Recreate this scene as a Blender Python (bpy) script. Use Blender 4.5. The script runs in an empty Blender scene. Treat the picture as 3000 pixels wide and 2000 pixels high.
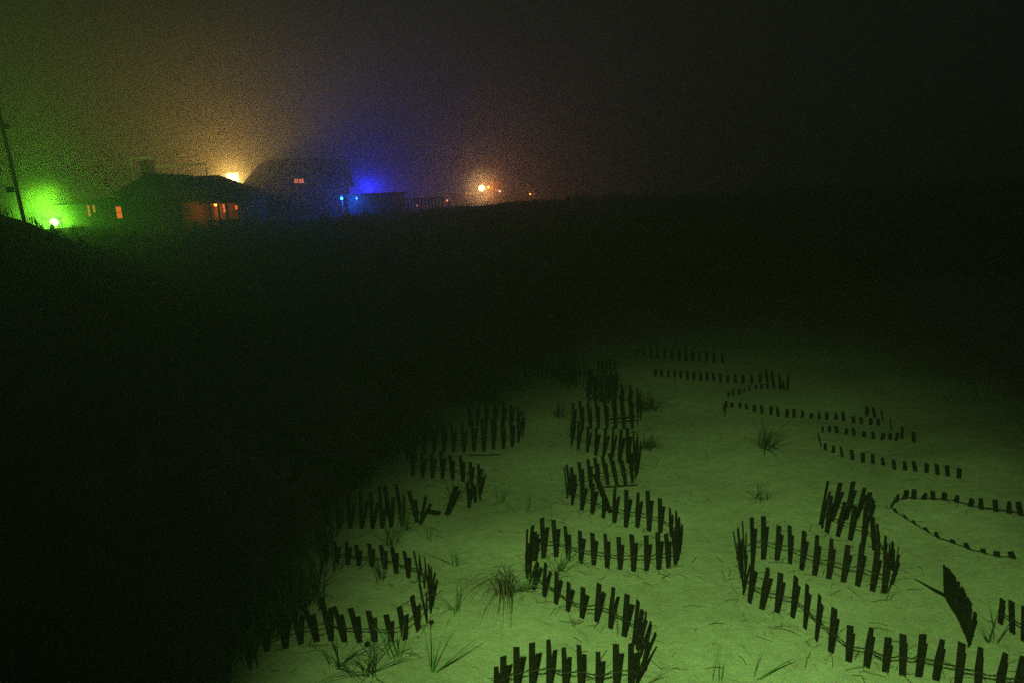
import bpy, math, random
import numpy as np
from mathutils import Vector, Matrix

S = bpy.context.scene
C = S.collection
R = math.radians

# ------------------------------------------------------------------ camera
CAM = Vector((0.0, 0.0, 2.8))
FPX = 2000.0                      # 24 mm on a 36 mm frame, in pixels of the 3000 px photograph
PITCH, ROLL = R(12.4), R(3.2)
_u = Vector((0, math.sin(PITCH), math.cos(PITCH)))
FWD = Vector((0, math.cos(PITCH), -math.sin(PITCH)))
RIGHT = Vector((1, 0, 0)) * math.cos(ROLL) - _u * math.sin(ROLL)
UP = Vector((1, 0, 0)) * math.sin(ROLL) + _u * math.cos(ROLL)
cam_data = bpy.data.cameras.new("camera")
cam_data.lens = 24.0
cam_data.sensor_width = 36.0
cam_data.clip_start = 0.05
cam_data.clip_end = 2000.0
cam = bpy.data.objects.new("camera", cam_data)
C.objects.link(cam)
m = Matrix.Identity(4)
for i in range(3):
    m[i][0], m[i][1], m[i][2], m[i][3] = RIGHT[i], UP[i], -FWD[i], CAM[i]
cam.matrix_world = m
S.camera = cam

# ------------------------------------------------------------------ world (foggy night)
world = bpy.data.worlds.new("World")
S.world = world
world.use_nodes = True
bg = world.node_tree.nodes["Background"]
bg.inputs[0].default_value = (1.0, 0.88, 0.92, 1)
bg.inputs[1].default_value = 0.0033

# ------------------------------------------------------------------ render settings
S.view_settings.view_transform = 'Standard'
S.view_settings.look = 'None'
S.view_settings.gamma = 1
S.view_settings.exposure = 0
S.view_settings.use_curve_mapping = False
S.cycles.use_denoising = False
S.cycles.max_bounces = 6
S.cycles.diffuse_bounces = 2
S.cycles.volume_bounces = 1
S.cycles.volume_step_rate = 1.0
S.cycles.sample_clamp_indirect = 0.4
S.cycles.sample_clamp_direct = 4.0

# ------------------------------------------------------------------ lamps
def spot(name, loc, target, energy, color, cone, blend, radius):
    d = bpy.data.lights.new(name, 'SPOT')
    d.energy, d.color, d.spot_size, d.spot_blend, d.shadow_soft_size = energy, color, cone, blend, radius
    o = bpy.data.objects.new(name, d)
    C.objects.link(o)
    o.location = loc
    o.rotation_euler = (Vector(target) - Vector(loc)).to_track_quat('-Z', 'Y').to_euler()
    return o
# the greenish floodlight on the eave of the house the photographer stands at
spot("eave_floodlight", (-0.50, -0.50, 4.10), (1.06, 3.5, 0.0), 2450, (0.46, 1.0, 0.23), R(59), 1.0, 0.035)

def point(name, loc, energy, color, radius=0.08):
    d = bpy.data.lights.new(name, 'POINT')
    d.energy, d.color, d.shadow_soft_size = energy, color, radius
    o = bpy.data.objects.new(name, d)
    C.objects.link(o)
    o.location = loc
    return o

# ------------------------------------------------------------------ terrain
def sstep(a, b, t):
    t = np.clip((t - a) / (b - a), 0, 1)
    return t * t * (3 - 2 * t)
_rng = np.random.RandomState(4)
_waves = []
for k in range(26):
    lam = 0.7 * (1.22 ** k)
    if lam > 60: break
    a = _rng.uniform(0, math.tau)
    _waves.append((math.cos(a) * math.tau / lam, math.sin(a) * math.tau / lam, _rng.uniform(0, 6.28), (0.0085 if lam < 3.2 else 0.0045) * lam ** 0.85))
def height(x, y):
    x = np.asarray(x, float); y = np.asarray(y, float)
    z = 0.45 * sstep(7.5, 14, y) + 1.25 * sstep(14, 34, y)
    near = 0.55 + 0.45 * sstep(6, 20, y)
    for kx, ky, p, am in _waves:
        z = z + near * min(am, 0.11) * np.sin(kx * x + ky * y + p)
    z = z + 2.45 * np.exp(-(((x + 15.3) / 3.08) ** 2 + ((y - 20.0) / 2.6) ** 2))      # mound at far left
    z = z + 0.22 * np.exp(-(((x - 3.1) - 0.55 * (y - 3.6)) / 0.55) ** 2) * sstep(2.2, 3.2, y) * (1 - sstep(6, 9, y)) * 0.5
    z = z + 0.18 * np.exp(-((y - 39) / 3.5) ** 2) * sstep(14, 20, -x)
    z = z - 1.5 * sstep(61, 76, y)
    z = z - 0.9 * sstep(60, 160, np.abs(x)) - 0.6 * (1 - sstep(-14, -4, y))
    return z
def hz(x, y): return float(height(x, y))

def ray(px, py):
    return (FWD * FPX + RIGHT * (px - 1500.0) + UP * (1000.0 - py)).normalized()
def on_ground(px, py):
    d = ray(px, py)
    t, dt = 1.0, 0.05
    while t < 90:
        p = CAM + d * t
        if p.z < hz(p.x, p.y):
            lo, hi = t - dt, t
            for _ in range(14):
                mid = (lo + hi) / 2
                q = CAM + d * mid
                if q.z < hz(q.x, q.y): hi = mid
                else: lo = mid
            q = CAM + d * hi
            return Vector((q.x, q.y, hz(q.x, q.y)))
        t += dt
        dt = 0.05 + t * 0.01
    q = CAM + d * 60
    return Vector((q.x, q.y, hz(q.x, q.y)))
def at(px, py, Y):
    """world point seen at that pixel, Y metres ahead"""
    d = ray(px, py)
    return CAM + d * (Y / d.y)

# ------------------------------------------------------------------ materials
def new_mat(name):
    mt = bpy.data.materials.new(name)
    mt.use_nodes = True
    nt = mt.node_tree
    return mt, nt, nt.nodes["Principled BSDF"]
def add(nt, typ, **kw):
    n = nt.nodes.new(typ)
    for k, v in kw.items():
        if k in n.inputs: n.inputs[k].default_value = v
        else: setattr(n, k, v)
    return n
def rough_mat(name, c1, c2, scale=8, rough=0.85, bump=0.2, stretch=(1, 1, 1), detail=6):
    mt, nt, b = new_mat(name)
    tc = add(nt, 'ShaderNodeTexCoord')
    mp = add(nt, 'ShaderNodeMapping', Scale=stretch)
    nz = add(nt, 'ShaderNodeTexNoise', Scale=scale, Detail=detail)
    cr = add(nt, 'ShaderNodeValToRGB')
    cr.color_ramp.elements[0].position = 0.35
    cr.color_ramp.elements[1].position = 0.68
    cr.color_ramp.elements[0].color = (*c1, 1)
    cr.color_ramp.elements[1].color = (*c2, 1)
    bp = add(nt, 'ShaderNodeBump', Strength=bump, Distance=0.01)
    L = nt.links.new
    L(tc.outputs['Object'], mp.inputs[0]); L(mp.outputs[0], nz.inputs['Vector'])
    L(nz.outputs['Fac'], cr.inputs[0]); L(cr.outputs[0], b.inputs['Base Color'])
    L(nz.outputs['Fac'], bp.inputs['Height']); L(bp.outputs[0], b.inputs['Normal'])
    b.inputs['Roughness'].default_value = rough
    b.inputs['Specular IOR Level'].default_value = 0.25
    return mt
def glow_mat(name, color, strength):
    mt, nt, b = new_mat(name)
    b.inputs['Base Color'].default_value = (0.2, 0.2, 0.2, 1)
    b.inputs['Emission Color'].default_value = (*color, 1)
    b.inputs['Emission Strength'].default_value = strength
    return mt

def sand_material():
    mt, nt, b = new_mat("sand")
    L = nt.links.new
    geo = add(nt, 'ShaderNodeNewGeometry')
    sep = add(nt, 'ShaderNodeSeparateXYZ'); L(geo.outputs['Position'], sep.inputs[0])
    P = geo.outputs['Position']
    def noise(scale, detail=4, rough=0.5):
        n = add(nt, 'ShaderNodeTexNoise', Scale=scale, Detail=detail, Roughness=rough)
        L(P, n.inputs['Vector']); return n.outputs['Fac']
    def ramp(src, p0, c0, p1, c1):
        r = add(nt, 'ShaderNodeValToRGB')
        e = r.color_ramp.elements
        e[0].position, e[0].color, e[1].position, e[1].color = p0, (*c0, 1), p1, (*c1, 1)
        L(src, r.inputs[0]); return r.outputs[0]
    def mix(f, a, c, blend='MIX'):
        n = add(nt, 'ShaderNodeMix', data_type='RGBA', blend_type=blend)
        if hasattr(f, 'is_linked'): L(f, n.inputs[0])
        else: n.inputs[0].default_value = f
        L(a, n.inputs[6]); L(c, n.inputs[7]); return n.outputs[2]
    def math_(op, a, c=0.0):
        n = add(nt, 'ShaderNodeMath', operation=op)
        for i, v in enumerate((a, c)):
            if hasattr(v, 'is_linked'): L(v, n.inputs[i])
            else: n.inputs[i].default_value = v
        return n.outputs[0]
    broad = ramp(noise(0.9, 5, 0.6), 0.30, (0.33, 0.30, 0.235), 0.70, (0.46, 0.42, 0.335))
    mottle = ramp(noise(9, 5, 0.7), 0.30, (0.72, 0.72, 0.72), 0.65, (1, 1, 1))
    grain = ramp(noise(190, 2, 0.7), 0.36, (0.50, 0.50, 0.52), 0.62, (1, 1, 1))
    sand = mix(0.75, broad, mottle, 'MULTIPLY')
    sand = mix(0.9, sand, grain, 'MULTIPLY')
    gcol = add(nt, 'ShaderNodeTexNoise', Scale=150, Detail=2, Roughness=0.8); L(P, gcol.inputs['Vector'])
    gm = add(nt, 'ShaderNodeVectorMath', operation='MULTIPLY_ADD'); L(gcol.outputs['Color'], gm.inputs[0])
    gm.inputs[1].default_value = (3.4, 3.4, 3.4); gm.inputs[2].default_value = (-0.7, -0.7, -0.7)
    gx_ = add(nt, 'ShaderNodeVectorMath', operation='MAXIMUM'); L(gm.outputs[0], gx_.inputs[0]); gx_.inputs[1].default_value = (.3, .3, .3)
    sand = mix(0.8, sand, gx_.outputs[0], 'MULTIPLY')
    # litter: bits of dead grass and twig scattered over the sand
    mp = add(nt, 'ShaderNodeMapping', Scale=(26, 9, 9)); L(P, mp.inputs[0]); mp.inputs['Rotation'].default_value = (0, 0, 0.7)
    ln = add(nt, 'ShaderNodeTexNoise', Scale=1.0, Detail=3); L(mp.outputs[0], ln.inputs['Vector'])
    lit = ramp(ln.outputs['Fac'], 0.655, (0, 0, 0), 0.70, (1, 1, 1))
    litp = ramp(noise(0.8, 3), 0.5, (0, 0, 0), 0.62, (1, 1, 1))
    litf = math_('MULTIPLY', math_('MULTIPLY', lit, litp), 0.6)
    dark = add(nt, 'ShaderNodeRGB'); dark.outputs[0].default_value = (0.06, 0.055, 0.035, 1)
    sand = mix(litf, sand, dark.outputs[0])
    # grown over soil further off and to the left
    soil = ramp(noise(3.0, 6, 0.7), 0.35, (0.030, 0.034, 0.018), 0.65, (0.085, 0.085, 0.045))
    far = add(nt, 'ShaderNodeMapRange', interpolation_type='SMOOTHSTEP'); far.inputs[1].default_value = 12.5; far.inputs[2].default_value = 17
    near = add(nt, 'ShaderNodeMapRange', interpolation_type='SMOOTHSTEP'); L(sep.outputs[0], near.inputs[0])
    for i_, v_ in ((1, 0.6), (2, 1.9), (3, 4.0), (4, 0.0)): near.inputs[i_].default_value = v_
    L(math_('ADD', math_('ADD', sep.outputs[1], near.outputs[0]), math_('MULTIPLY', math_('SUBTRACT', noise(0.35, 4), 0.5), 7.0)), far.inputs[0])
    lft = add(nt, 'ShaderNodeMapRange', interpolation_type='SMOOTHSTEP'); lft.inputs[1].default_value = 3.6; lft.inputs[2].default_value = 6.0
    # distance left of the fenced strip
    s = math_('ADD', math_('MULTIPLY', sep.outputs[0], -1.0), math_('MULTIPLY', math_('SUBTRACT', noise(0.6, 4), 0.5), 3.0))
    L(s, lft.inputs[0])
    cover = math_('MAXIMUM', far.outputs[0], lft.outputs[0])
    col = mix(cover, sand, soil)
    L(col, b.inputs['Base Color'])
    b.inputs['Roughness'].default_value = 0.95
    b.inputs['Specular IOR Level'].default_value = 0.15
    b1 = add(nt, 'ShaderNodeBump', Strength=0.55, Distance=0.035); L(noise(4.2, 5, 0.6), b1.inputs['Height'])
    b2 = add(nt, 'ShaderNodeBump', Strength=0.5, Distance=0.012); L(noise(28, 5, 0.7), b2.inputs['Height']); L(b1.outputs[0], b2.inputs['Normal'])
    b3 = add(nt, 'ShaderNodeBump', Strength=0.45, Distance=0.004); L(noise(170, 2, 0.7), b3.inputs['Height']); L(b2.outputs[0], b3.inputs['Normal'])
    L(b3.outputs[0], b.inputs['Normal'])
    return mt

M_SAND = sand_material()
M_WOOD = rough_mat("weathered_picket_wood", (0.0035, 0.003, 0.0025), (0.011, 0.008, 0.006), 14, 0.9, 0.4, (4, 4, 0.7))
M_WIRE = rough_mat("rusty_wire", (0.006, 0.004, 0.003), (0.02, 0.012, 0.008), 60, 0.7)
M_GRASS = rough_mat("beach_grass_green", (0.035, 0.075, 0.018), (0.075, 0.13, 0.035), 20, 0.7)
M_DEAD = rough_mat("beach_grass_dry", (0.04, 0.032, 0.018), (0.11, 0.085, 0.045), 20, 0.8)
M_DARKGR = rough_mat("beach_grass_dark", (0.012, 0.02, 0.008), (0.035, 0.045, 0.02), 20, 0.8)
M_SHINGLE = rough_mat("grey_shingle_wall", (0.06, 0.055, 0.05), (0.12, 0.11, 0.10), 5, 0.9, 0.4, (1, 1, 5))
M_ROOF = rough_mat("dark_roof_shingle", (0.025, 0.024, 0.024), (0.055, 0.05, 0.05), 6, 0.9, 0.4)
M_TRIM = rough_mat("white_trim_paint", (0.55, 0.54, 0.50), (0.72, 0.71, 0.66), 5, 0.6, 0.05)
M_TANTRIM = rough_mat("tan_trim_paint", (0.20, 0.15, 0.10), (0.32, 0.24, 0.16), 5, 0.6, 0.05)
M_BRICK = rough_mat("chimney_brick", (0.08, 0.04, 0.03), (0.14, 0.07, 0.05), 9, 0.9, 0.4)
M_METAL = rough_mat("grey_metal", (0.10, 0.10, 0.10), (0.18, 0.18, 0.18), 9, 0.5, 0.1)
M_POLE = rough_mat("tarred_pole_wood", (0.02, 0.016, 0.012), (0.06, 0.045, 0.035), 9, 0.9, 0.3, (3, 3, 0.4))
M_GLASSDARK = rough_mat("dark_window_glass", (0.01, 0.012, 0.014), (0.02, 0.022, 0.024), 2, 0.15, 0.0)
M_BULB = {
    'green': glow_mat("green_lamp_glass", (0.55, 1.0, 0.35), 30.0),
    'yellow': glow_mat("lit_pane_yellow", (0.95, 1.0, 0.36), 5.0),
    'blue': glow_mat("blue_lamp_glass", (0.03, 0.30, 1.0), 14.0),
    'white': glow_mat("white_lamp_glass", (1.0, 0.85, 0.35), 45.0),
    'orange': glow_mat("orange_lamp_glass", (1.0, 0.26, 0.03), 12.0),
    'orange_lo': glow_mat("orange_lamp_glass_dim", (1.0, 0.22, 0.04), 1.5),
    'pane_red': glow_mat("lit_pane_orange_red", (1.0, 0.19, 0.03), 0.85),
    'pane_amber': glow_mat("lit_pane_amber", (1.0, 0.36, 0.04), 0.55),
    'pane_salmon': glow_mat("lit_pane_salmon", (1.0, 0.24, 0.08), 1.0),
    'pale': glow_mat("pale_lamp_glass", (0.8, 0.8, 0.4), 3.0),
}

M_WOOD.node_tree.nodes["Principled BSDF"].inputs["Specular IOR Level"].default_value = 0.05
# ------------------------------------------------------------------ object helpers
def link(name, verts, faces, mat, parent=None, smooth=False):
    me = bpy.data.meshes.new(name)
    me.from_pydata([tuple(v) for v in verts], [], faces)
    me.materials.append(mat)
    me.validate()
    if smooth:
        me.polygons.foreach_set('use_smooth', [True] * len(me.polygons))
    o = bpy.data.objects.new(name, me)
    C.objects.link(o)
    if parent: put_under(o, parent)
    return o
def put_under(o, p):
    o.parent = p
    o.matrix_parent_inverse = p.matrix_basis.inverted()
def tag(o, label=None, cat=None, group=None, kind=None):
    if label: o['label'] = label
    if cat: o['category'] = cat
    if group: o['group'] = group
    if kind: o['kind'] = kind
    return o
def empty(name, loc, label, cat, group=None):
    o = bpy.data.objects.new(name, None)
    o.empty_display_size = 0.2
    C.objects.link(o)
    o.location = loc
    return tag(o, label, cat, group)

class MB:
    def __init__(s): s.v, s.f = [], []
    def poly(s, pts, faces):
        n = len(s.v); s.v += [Vector(p) for p in pts]; s.f += [tuple(i + n for i in f) for f in faces]; return s
    def box(s, x0, x1, y0, y1, z0, z1):
        return s.poly([(x0,y0,z0),(x1,y0,z0),(x1,y1,z0),(x0,y1,z0),(x0,y0,z1),(x1,y0,z1),(x1,y1,z1),(x0,y1,z1)],
                      [(0,3,2,1),(4,5,6,7),(0,1,5,4),(1,2,6,5),(2,3,7,6),(3,0,4,7)])
    def tube(s, pts, rad, n=8, closed=True):
        pts = [Vector(p) for p in pts]
        if not isinstance(rad, (list, tuple)): rad = [rad] * len(pts)
        base = len(s.v)
        for i, p in enumerate(pts):
            d = (pts[min(i+1, len(pts)-1)] - pts[max(i-1, 0)]).normalized()
            a = d.cross(Vector((0, 0, 1)))
            if a.length < 0.1: a = d.cross(Vector((1, 0, 0)))
            a.normalize(); b = d.cross(a)
            for k in range(n):
                t = math.tau * k / n
                s.v.append(p + (a * math.cos(t) + b * math.sin(t)) * rad[i])
        for i in range(len(pts) - 1):
            for k in range(n):
                s.f.append((base+i*n+k, base+i*n+(k+1) % n, base+(i+1)*n+(k+1) % n, base+(i+1)*n+k))
        if closed:
            s.f.append(tuple(base + k for k in range(n))[::-1])
            s.f.append(tuple(base + (len(pts)-1)*n + k for k in range(n)))
        return s
    def sphere(s, c, r, n=12, m=8, sz=1.0):
        c = Vector(c); base = len(s.v)
        for i in range(m + 1):
            th = math.pi * i / m
            for k in range(n):
                ph = math.tau * k / n
                s.v.append(c + Vector((math.sin(th)*math.cos(ph), math.sin(th)*math.sin(ph), math.cos(th)*sz)) * r)
        for i in range(m):
            for k in range(n):
                s.f.append((base+i*n+k, base+(i+1)*n+k, base+(i+1)*n+(k+1) % n, base+i*n+(k+1) % n))
        return s
    def build(s, name, mat, parent=None, smooth=False): return link(name, s.v, s.f, mat, parent, smooth)

# ------------------------------------------------------------------ ground sheet
def axis(fine0, fine1, step, lo, hi):
    a = list(np.arange(fine0, fine1, step))
    out, t, st = [], fine1, step
    while t < hi: out.append(t); st *= 1.12; t += min(st, 12)
    out.append(hi)
    inn, t, st = [], fine0, step
    while True:
        st *= 1.12; t -= min(st, 12)
        if t <= lo: break
        inn.append(t)
    inn.append(lo)
    return np.array(sorted(inn) + a + out)
gx = axis(-5, 8, 0.06, -320, 320)
gy = axis(1.5, 15, 0.06, -30, 420)
X, Y_ = np.meshgrid(gx, gy)
Z = height(X, Y_)
nx, ny = len(gx), len(gy)
co = np.stack([X.ravel(), Y_.ravel(), Z.ravel()], 1)
idx = np.arange(nx * ny).reshape(ny, nx)
quads = np.stack([idx[:-1, :-1].ravel(), idx[:-1, 1:].ravel(), idx[1:, 1:].ravel(), idx[1:, :-1].ravel()], 1)
me = bpy.data.meshes.new("ground")
me.vertices.add(len(co)); me.vertices.foreach_set('co', co.ravel())
me.loops.add(quads.size); me.loops.foreach_set('vertex_index', quads.ravel())
me.polygons.add(len(quads)); me.polygons.foreach_set('loop_start', np.arange(0, quads.size, 4)); me.polygons.foreach_set('loop_total', np.full(len(quads), 4))
me.polygons.foreach_set('use_smooth', np.ones(len(quads), bool))
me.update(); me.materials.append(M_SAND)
ground = bpy.data.objects.new("ground", me); C.objects.link(ground)
tag(ground, "rippled pale dune sand running back into dark grass", kind='structure')

# ------------------------------------------------------------------ snow fences
rnd = random.Random(11)
W_, T_ = 0.0375, 0.009
def picket_mesh(k):
    r = random.Random(k)
    w, t = W_ / 2, T_ / 2
    s = r.uniform(-0.010, 0.010); c = r.choice((0, 0, 0.012))
    v = [(-w*.96,-t,-.45),(w*.96,-t,-.45),(w*.96,t,-.45),(-w*.96,t,-.45),
         (-w*1.02,-t,.5),(w*1.0,-t,.5),(w*1.0,t,.5),(-w*1.02,t,.5),
         (-w,-t,1+s),(w-c,-t,1-s),(w-c,t,1-s),(-w,t,1+s)]
    f = [(0,3,2,1),(8,9,10,11)]
    for a in (0, 4):
        f += [(a,a+1,a+5,a+4),(a+1,a+2,a+6,a+5),(a+2,a+3,a+7,a+6),(a+3,a,a+4,a+7)]
    m_ = bpy.data.meshes.new("picket"); m_.from_pydata(v, [], f); m_.materials.append(M_WOOD); m_.validate()
    return m_
PICK = [picket_mesh(k) for k in range(9)]

def conv(o, pts):
    """crop coordinates (x0, y0, scale) -> photo pixels; entries (tx,ty,bx,by) or (bx,by,h_px)"""
    x0, y0, s = o
    out = []
    for p in pts:
        if p is None: out.append(None)
        elif len(p) == 4: out.append((x0+p[0]/s, y0+p[1]/s, x0+p[2]/s, y0+p[3]/s))
        else:
            bx, by = x0+p[0]/s, y0+p[1]/s
            out.append((bx - 0.05*p[2]/s - (1500-bx)/9000*p[2]/s, by - p[2]/s, bx, by))
    return out
def fence(pts, label, wire=0.42, group="snow fences in the dune sand", jitter=0.0, shade_wire=True):
    """pts: photo-pixel (top, base) pairs in walking order; None breaks the fence into separate runs of the same piece"""
    data = []
    for p in pts:
        if p is None: data.append(None); continue
        b = on_ground(p[2], p[3])
        r_ = ray(p[0], p[1])
        fl = Vector((b.x, b.y, 0)).normalized()
        # the top lies where the sight line crosses the upright plane through the base that faces the camera
        den = r_.dot(fl)
        t = (b - CAM).dot(fl) / den
        top = CAM + r_ * t
        h = max(top.z - b.z, 0.03)
        side = top - b; side.z = 0
        if side.length > 0.45 * h: side *= 0.45 * h / side.length
        top = Vector((b.x, b.y, b.z + h)) + side
        top += Vector((rnd.uniform(-jitter, jitter), rnd.uniform(-.03, .03), 0)) * 1.0
        data.append((b, top))
    good = [d for d in data if d]
    root = empty("snow_fence", good[0][0], label, "fence", group)
    run, runs = [], []
    for d in data + [None]:
        if d is None:
            if run: runs.append(run)
            run = []
        else: run.append(d)
    k = 0
    for run in runs:
        n = len(run)
        for i, (b, top) in enumerate(run):
            a_, c_ = run[max(i-1, 0)][0], run[min(i+1, n-1)][0]
            tan = (c_ - a_)
            if tan.length < 1e-4: tan = Vector((1, 0, 0))
            tan.z = 0; tan.normalize()
            ang = rnd.gauss(0, 0.16)
            tan = Matrix.Rotation(ang, 3, 'Z') @ tan
            upv = top - b
            h = upv.length
            upn = upv / h
            tan = (tan - upn * tan.dot(upn)).normalized()
            nor = upn.cross(tan)
            o = bpy.data.objects.new("picket", PICK[rnd.randrange(len(PICK))])
            C.objects.link(o)
            M_ = Matrix.Identity(4)
            for q in range(3):
                M_[q][0], M_[q][1], M_[q][2], M_[q][3] = tan[q], nor[q], upv[q], b[q]
            o.matrix_world = M_
            o.parent = root
            o.matrix_parent_inverse = root.matrix_basis.inverted()
            k += 1
        if wire and n > 1:
            for st in range(2):
                w = MB(); P = []
                for i, (b, top) in enumerate(run):
                    c = b.lerp(top, wire)
                    a_, c_ = run[max(i-1, 0)][0], run[min(i+1, n-1)][0]
                    tn = (c_ - a_); tn.z = 0
                    if tn.length < 1e-4: tn = Vector((1, 0, 0))
                    tn.normalize()
                    nn = Vector((-tn.y, tn.x, 0)) * (0.008 if st else -0.008)
                    P += [c - tn * 0.02 + nn, c + tn * 0.02 + nn]
                    if i < n - 1:
                        c2 = run[i+1][0].lerp(run[i+1][1], wire)
                        mid = (c + c2) / 2
                        mid.z += rnd.uniform(-.010, .004)
                        P += [mid]
                w.tube(P, 0.0030, 5)
                w.build("wire", M_WIRE, root)
    return root

c1, c1b, c2, c3, c4, c5, c6, c7 = (1350,1450,2.851), (1350,1700,3.618), (2050,1450,2.476), (700,1500,3.136), (900,1100,3.136), (1500,1000,3.137), (2050,1000,2.476), (1600,850,1.96)
A = conv(c1b, [(385,915,382,1215),(445,800,450,1200),(590,710,592,1175),(760,660,757,1150),(940,645,938,1140),(1105,695,1110,1150),(1270,705,1275,1160),
     (1455,725,1460,1170),(1645,705,1648,1165),(1805,670,1802,1150),(1880,745,1868,1110),(1985,640,1895,1055),(2030,600,1912,980),(2025,462,1925,900),(1972,350,1905,800),(1920,330,1872,735),(1883,222,1832,668),
     (1760,132,1730,590),(1612,92,1585,505),(1465,40,1438,435),(1295,58,1283,395),(1143,-2,1132,325)])
A += conv(c1, [(798,640,793,905),(700,560,697,845),(640,568,607,785),(600,480,575,735),(562,400,552,690),(548,330,542,640),(558,290,548,600),(597,245,575,560),(622,300,622,545),(675,195,692,525),(775,197,797,515),
     (877,245,898,540),(990,287,1002,565),(1098,313,1110,583),(1215,328,1222,605),(1322,352,1332,620),(1430,325,1443,635),(1548,328,1552,630),(1645,320,1653,620),(1722,330,1735,605),
     (1775,295,1795,580),(1812,265,1818,540),(1840,240,1830,480),(1825,180,1825,430),(1795,130,1800,390),(1740,90,1755,345),(1667,25,1665,312),(1563,-35,1572,300),(1477,-28,1474,268),(1380,-47,1378,265),(1285,-60,1282,228),(1192,-50,1190,188),(1103,-95,1098,155),(1013,-140,1010,125),(930,-170,930,80)])
A += conv(c5, [(485,1155,510,1440),(500,1130,535,1410),(545,1145,575,1395),(622,1115,650,1370),(700,1085,725,1345),(765,1070,797,1320),(828,1045,882,1318),(900,1030,965,1318),(985,1005,1045,1312),(1070,960,1108,1290),(1120,900,1135,1260),(1148,870,1150,1225),(1150,835,1155,1180),(1110,810,1125,1140),
     (1060,790,1065,1115),(1000,800,985,1105),(935,790,915,1085),(860,800,840,1062),(775,790,768,1045),(700,770,690,1015),(620,745,605,990),(560,720,548,950),(545,640,540,880),(560,560,572,830),(625,545,650,812),(700,560,725,800),(770,545,795,795),(850,530,875,800),(925,520,955,795),(1000,500,1030,800),(1075,490,1105,800),(1150,470,1155,780),(1185,440,1180,720),
     (1150,420,1150,660),(1085,400,1085,625),(1010,390,1010,600),(940,330,945,575),(880,310,885,560),(820,310,825,550),(760,320,765,545),(700,340,705,550),(690,300,690,510),(720,270,720,480),(780,260,780,465),(850,265,850,455),(910,260,915,440),(960,270,960,430)])
fence(A, "longest snow fence, snaking up the middle of the lit sand from the bottom edge", jitter=0.004)

B = conv(c2, [(2570,1230,2555,1520),(2450,1200,2430,1500),(2330,1165,2300,1480),(2190,1125,2165,1455),(2035,1105,2015,1430),(1895,1058,1870,1390),(1735,1020,1712,1340),(1612,997,1588,1315),(1490,1028,1470,1305),(1360,1018,1345,1280),(1232,958,1210,1245),(1087,938,1080,1205),(965,803,950,1138),(877,737,845,1050),(790,658,762,965),(703,598,672,885),(593,572,560,850),(482,513,450,825),(395,490,360,780),
     (335,430,318,715),(290,380,312,660),(250,272,300,600),(275,240,312,560),(312,195,330,525),(380,163,385,492),(460,150,462,465),(562,206,560,470),(663,230,655,495),(763,265,738,540),(865,297,832,580),(975,325,935,605),(1083,365,1040,628),(1193,370,1145,658),(1290,390,1252,695),(1372,430,1338,710),(1430,440,1370,690),(1455,450,1400,640),(1432,372,1412,590),(1400,340,1400,545),(1365,345,1372,510),(1330,280,1340,470),(1290,210,1300,430),(1255,160,1268,400)])
B += conv(c6, [(1205,1200,1185,1475),(1130,1190,1090,1440),(1040,1150,1000,1412),(960,1120,922,1385),(905,1080,885,1350),(925,1003,872,1325),(1010,1012,958,1300),(1110,1012,1060,1290),(1190,1055,1140,1280),(1232,1088,1200,1255),(1252,1140,1232,1290)])
fence(B, "snow fence curling in a hairpin on the right, running off the right edge", wire=0.45, jitter=0.004)

Cc = conv(c2, [(1790,520,1785,745),(1812,540,1800,770),(1832,572,1815,800),(1858,605,1832,830),(1880,640,1850,850),(1905,680,1872,890),(1925,715,1890,925),(1945,755,1908,965),(1962,790,1925,1005),(1980,825,1940,1045),(1986,850,1955,1090)])
Cc = [q for i, p in enumerate(Cc[:-1]) for q in (p, tuple((p[k] + Cc[i+1][k]) / 2 for k in range(4)))] + [Cc[-1]]
fence(Cc, "short snow fence panel seen end-on as a dark wedge near the right edge", wire=0.45)
D = conv(c2, [(2180,740,2180,930),(2265,770,2268,1000),(2345,800,2350,1060)])
fence(D, "scrap of snow fence barely showing in the shadow at the right edge", wire=0.45)

# left serpentine
F = conv(c3, [(60,1060,120,1300),(200,1000,260,1275),(350,900,430,1250),(480,850,570,1210),(600,835,720,1185),(740,800,850,1180),(880,878,970,1190),(1028,880,1110,1195),(1188,922,1250,1190),(1348,925,1400,1182),(1475,850,1525,1170),(1588,745,1648,1085),(1662,662,1728,1005),
     (1735,600,1765,920),(1758,550,1778,850),(1745,480,1765,790),(1700,420,1745,740),(1665,385,1705,690),(1610,370,1660,640),(1527,345,1558,600),(1408,322,1445,560),(1300,295,1340,520),(1190,300,1220,500),(1080,290,1100,490),(980,280,1000,480),(880,260,905,470),(780,240,800,450)])
fence(F, "snow fence sweeping in from the dark at bottom left to a hairpin", jitter=0.006)
F2 = conv(c4, [(160,1130,180,1380),(260,1120,290,1400),(370,1090,395,1400),(480,1060,500,1400),(590,1060,600,1405),(660,1010,690,1400),(720,1000,775,1390),(820,998,872,1372),(930,1050,1010,1345),(1095,1108,1040,1362),None,
     (1462,980,1490,1210),(1510,960,1545,1165),(1560,940,1590,1135),(1600,900,1605,1075),(1615,860,1612,1010),(1575,800,1580,985),(1500,785,1505,980),(1400,740,1432,975),(1310,720,1338,955),(1225,700,1243,945),(1140,700,1150,940),(1050,690,1060,930),(955,680,965,920)])
fence(F2, "half collapsed snow fence in the grass at left, with a gap and two leaning pickets", jitter=0.008)
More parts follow.
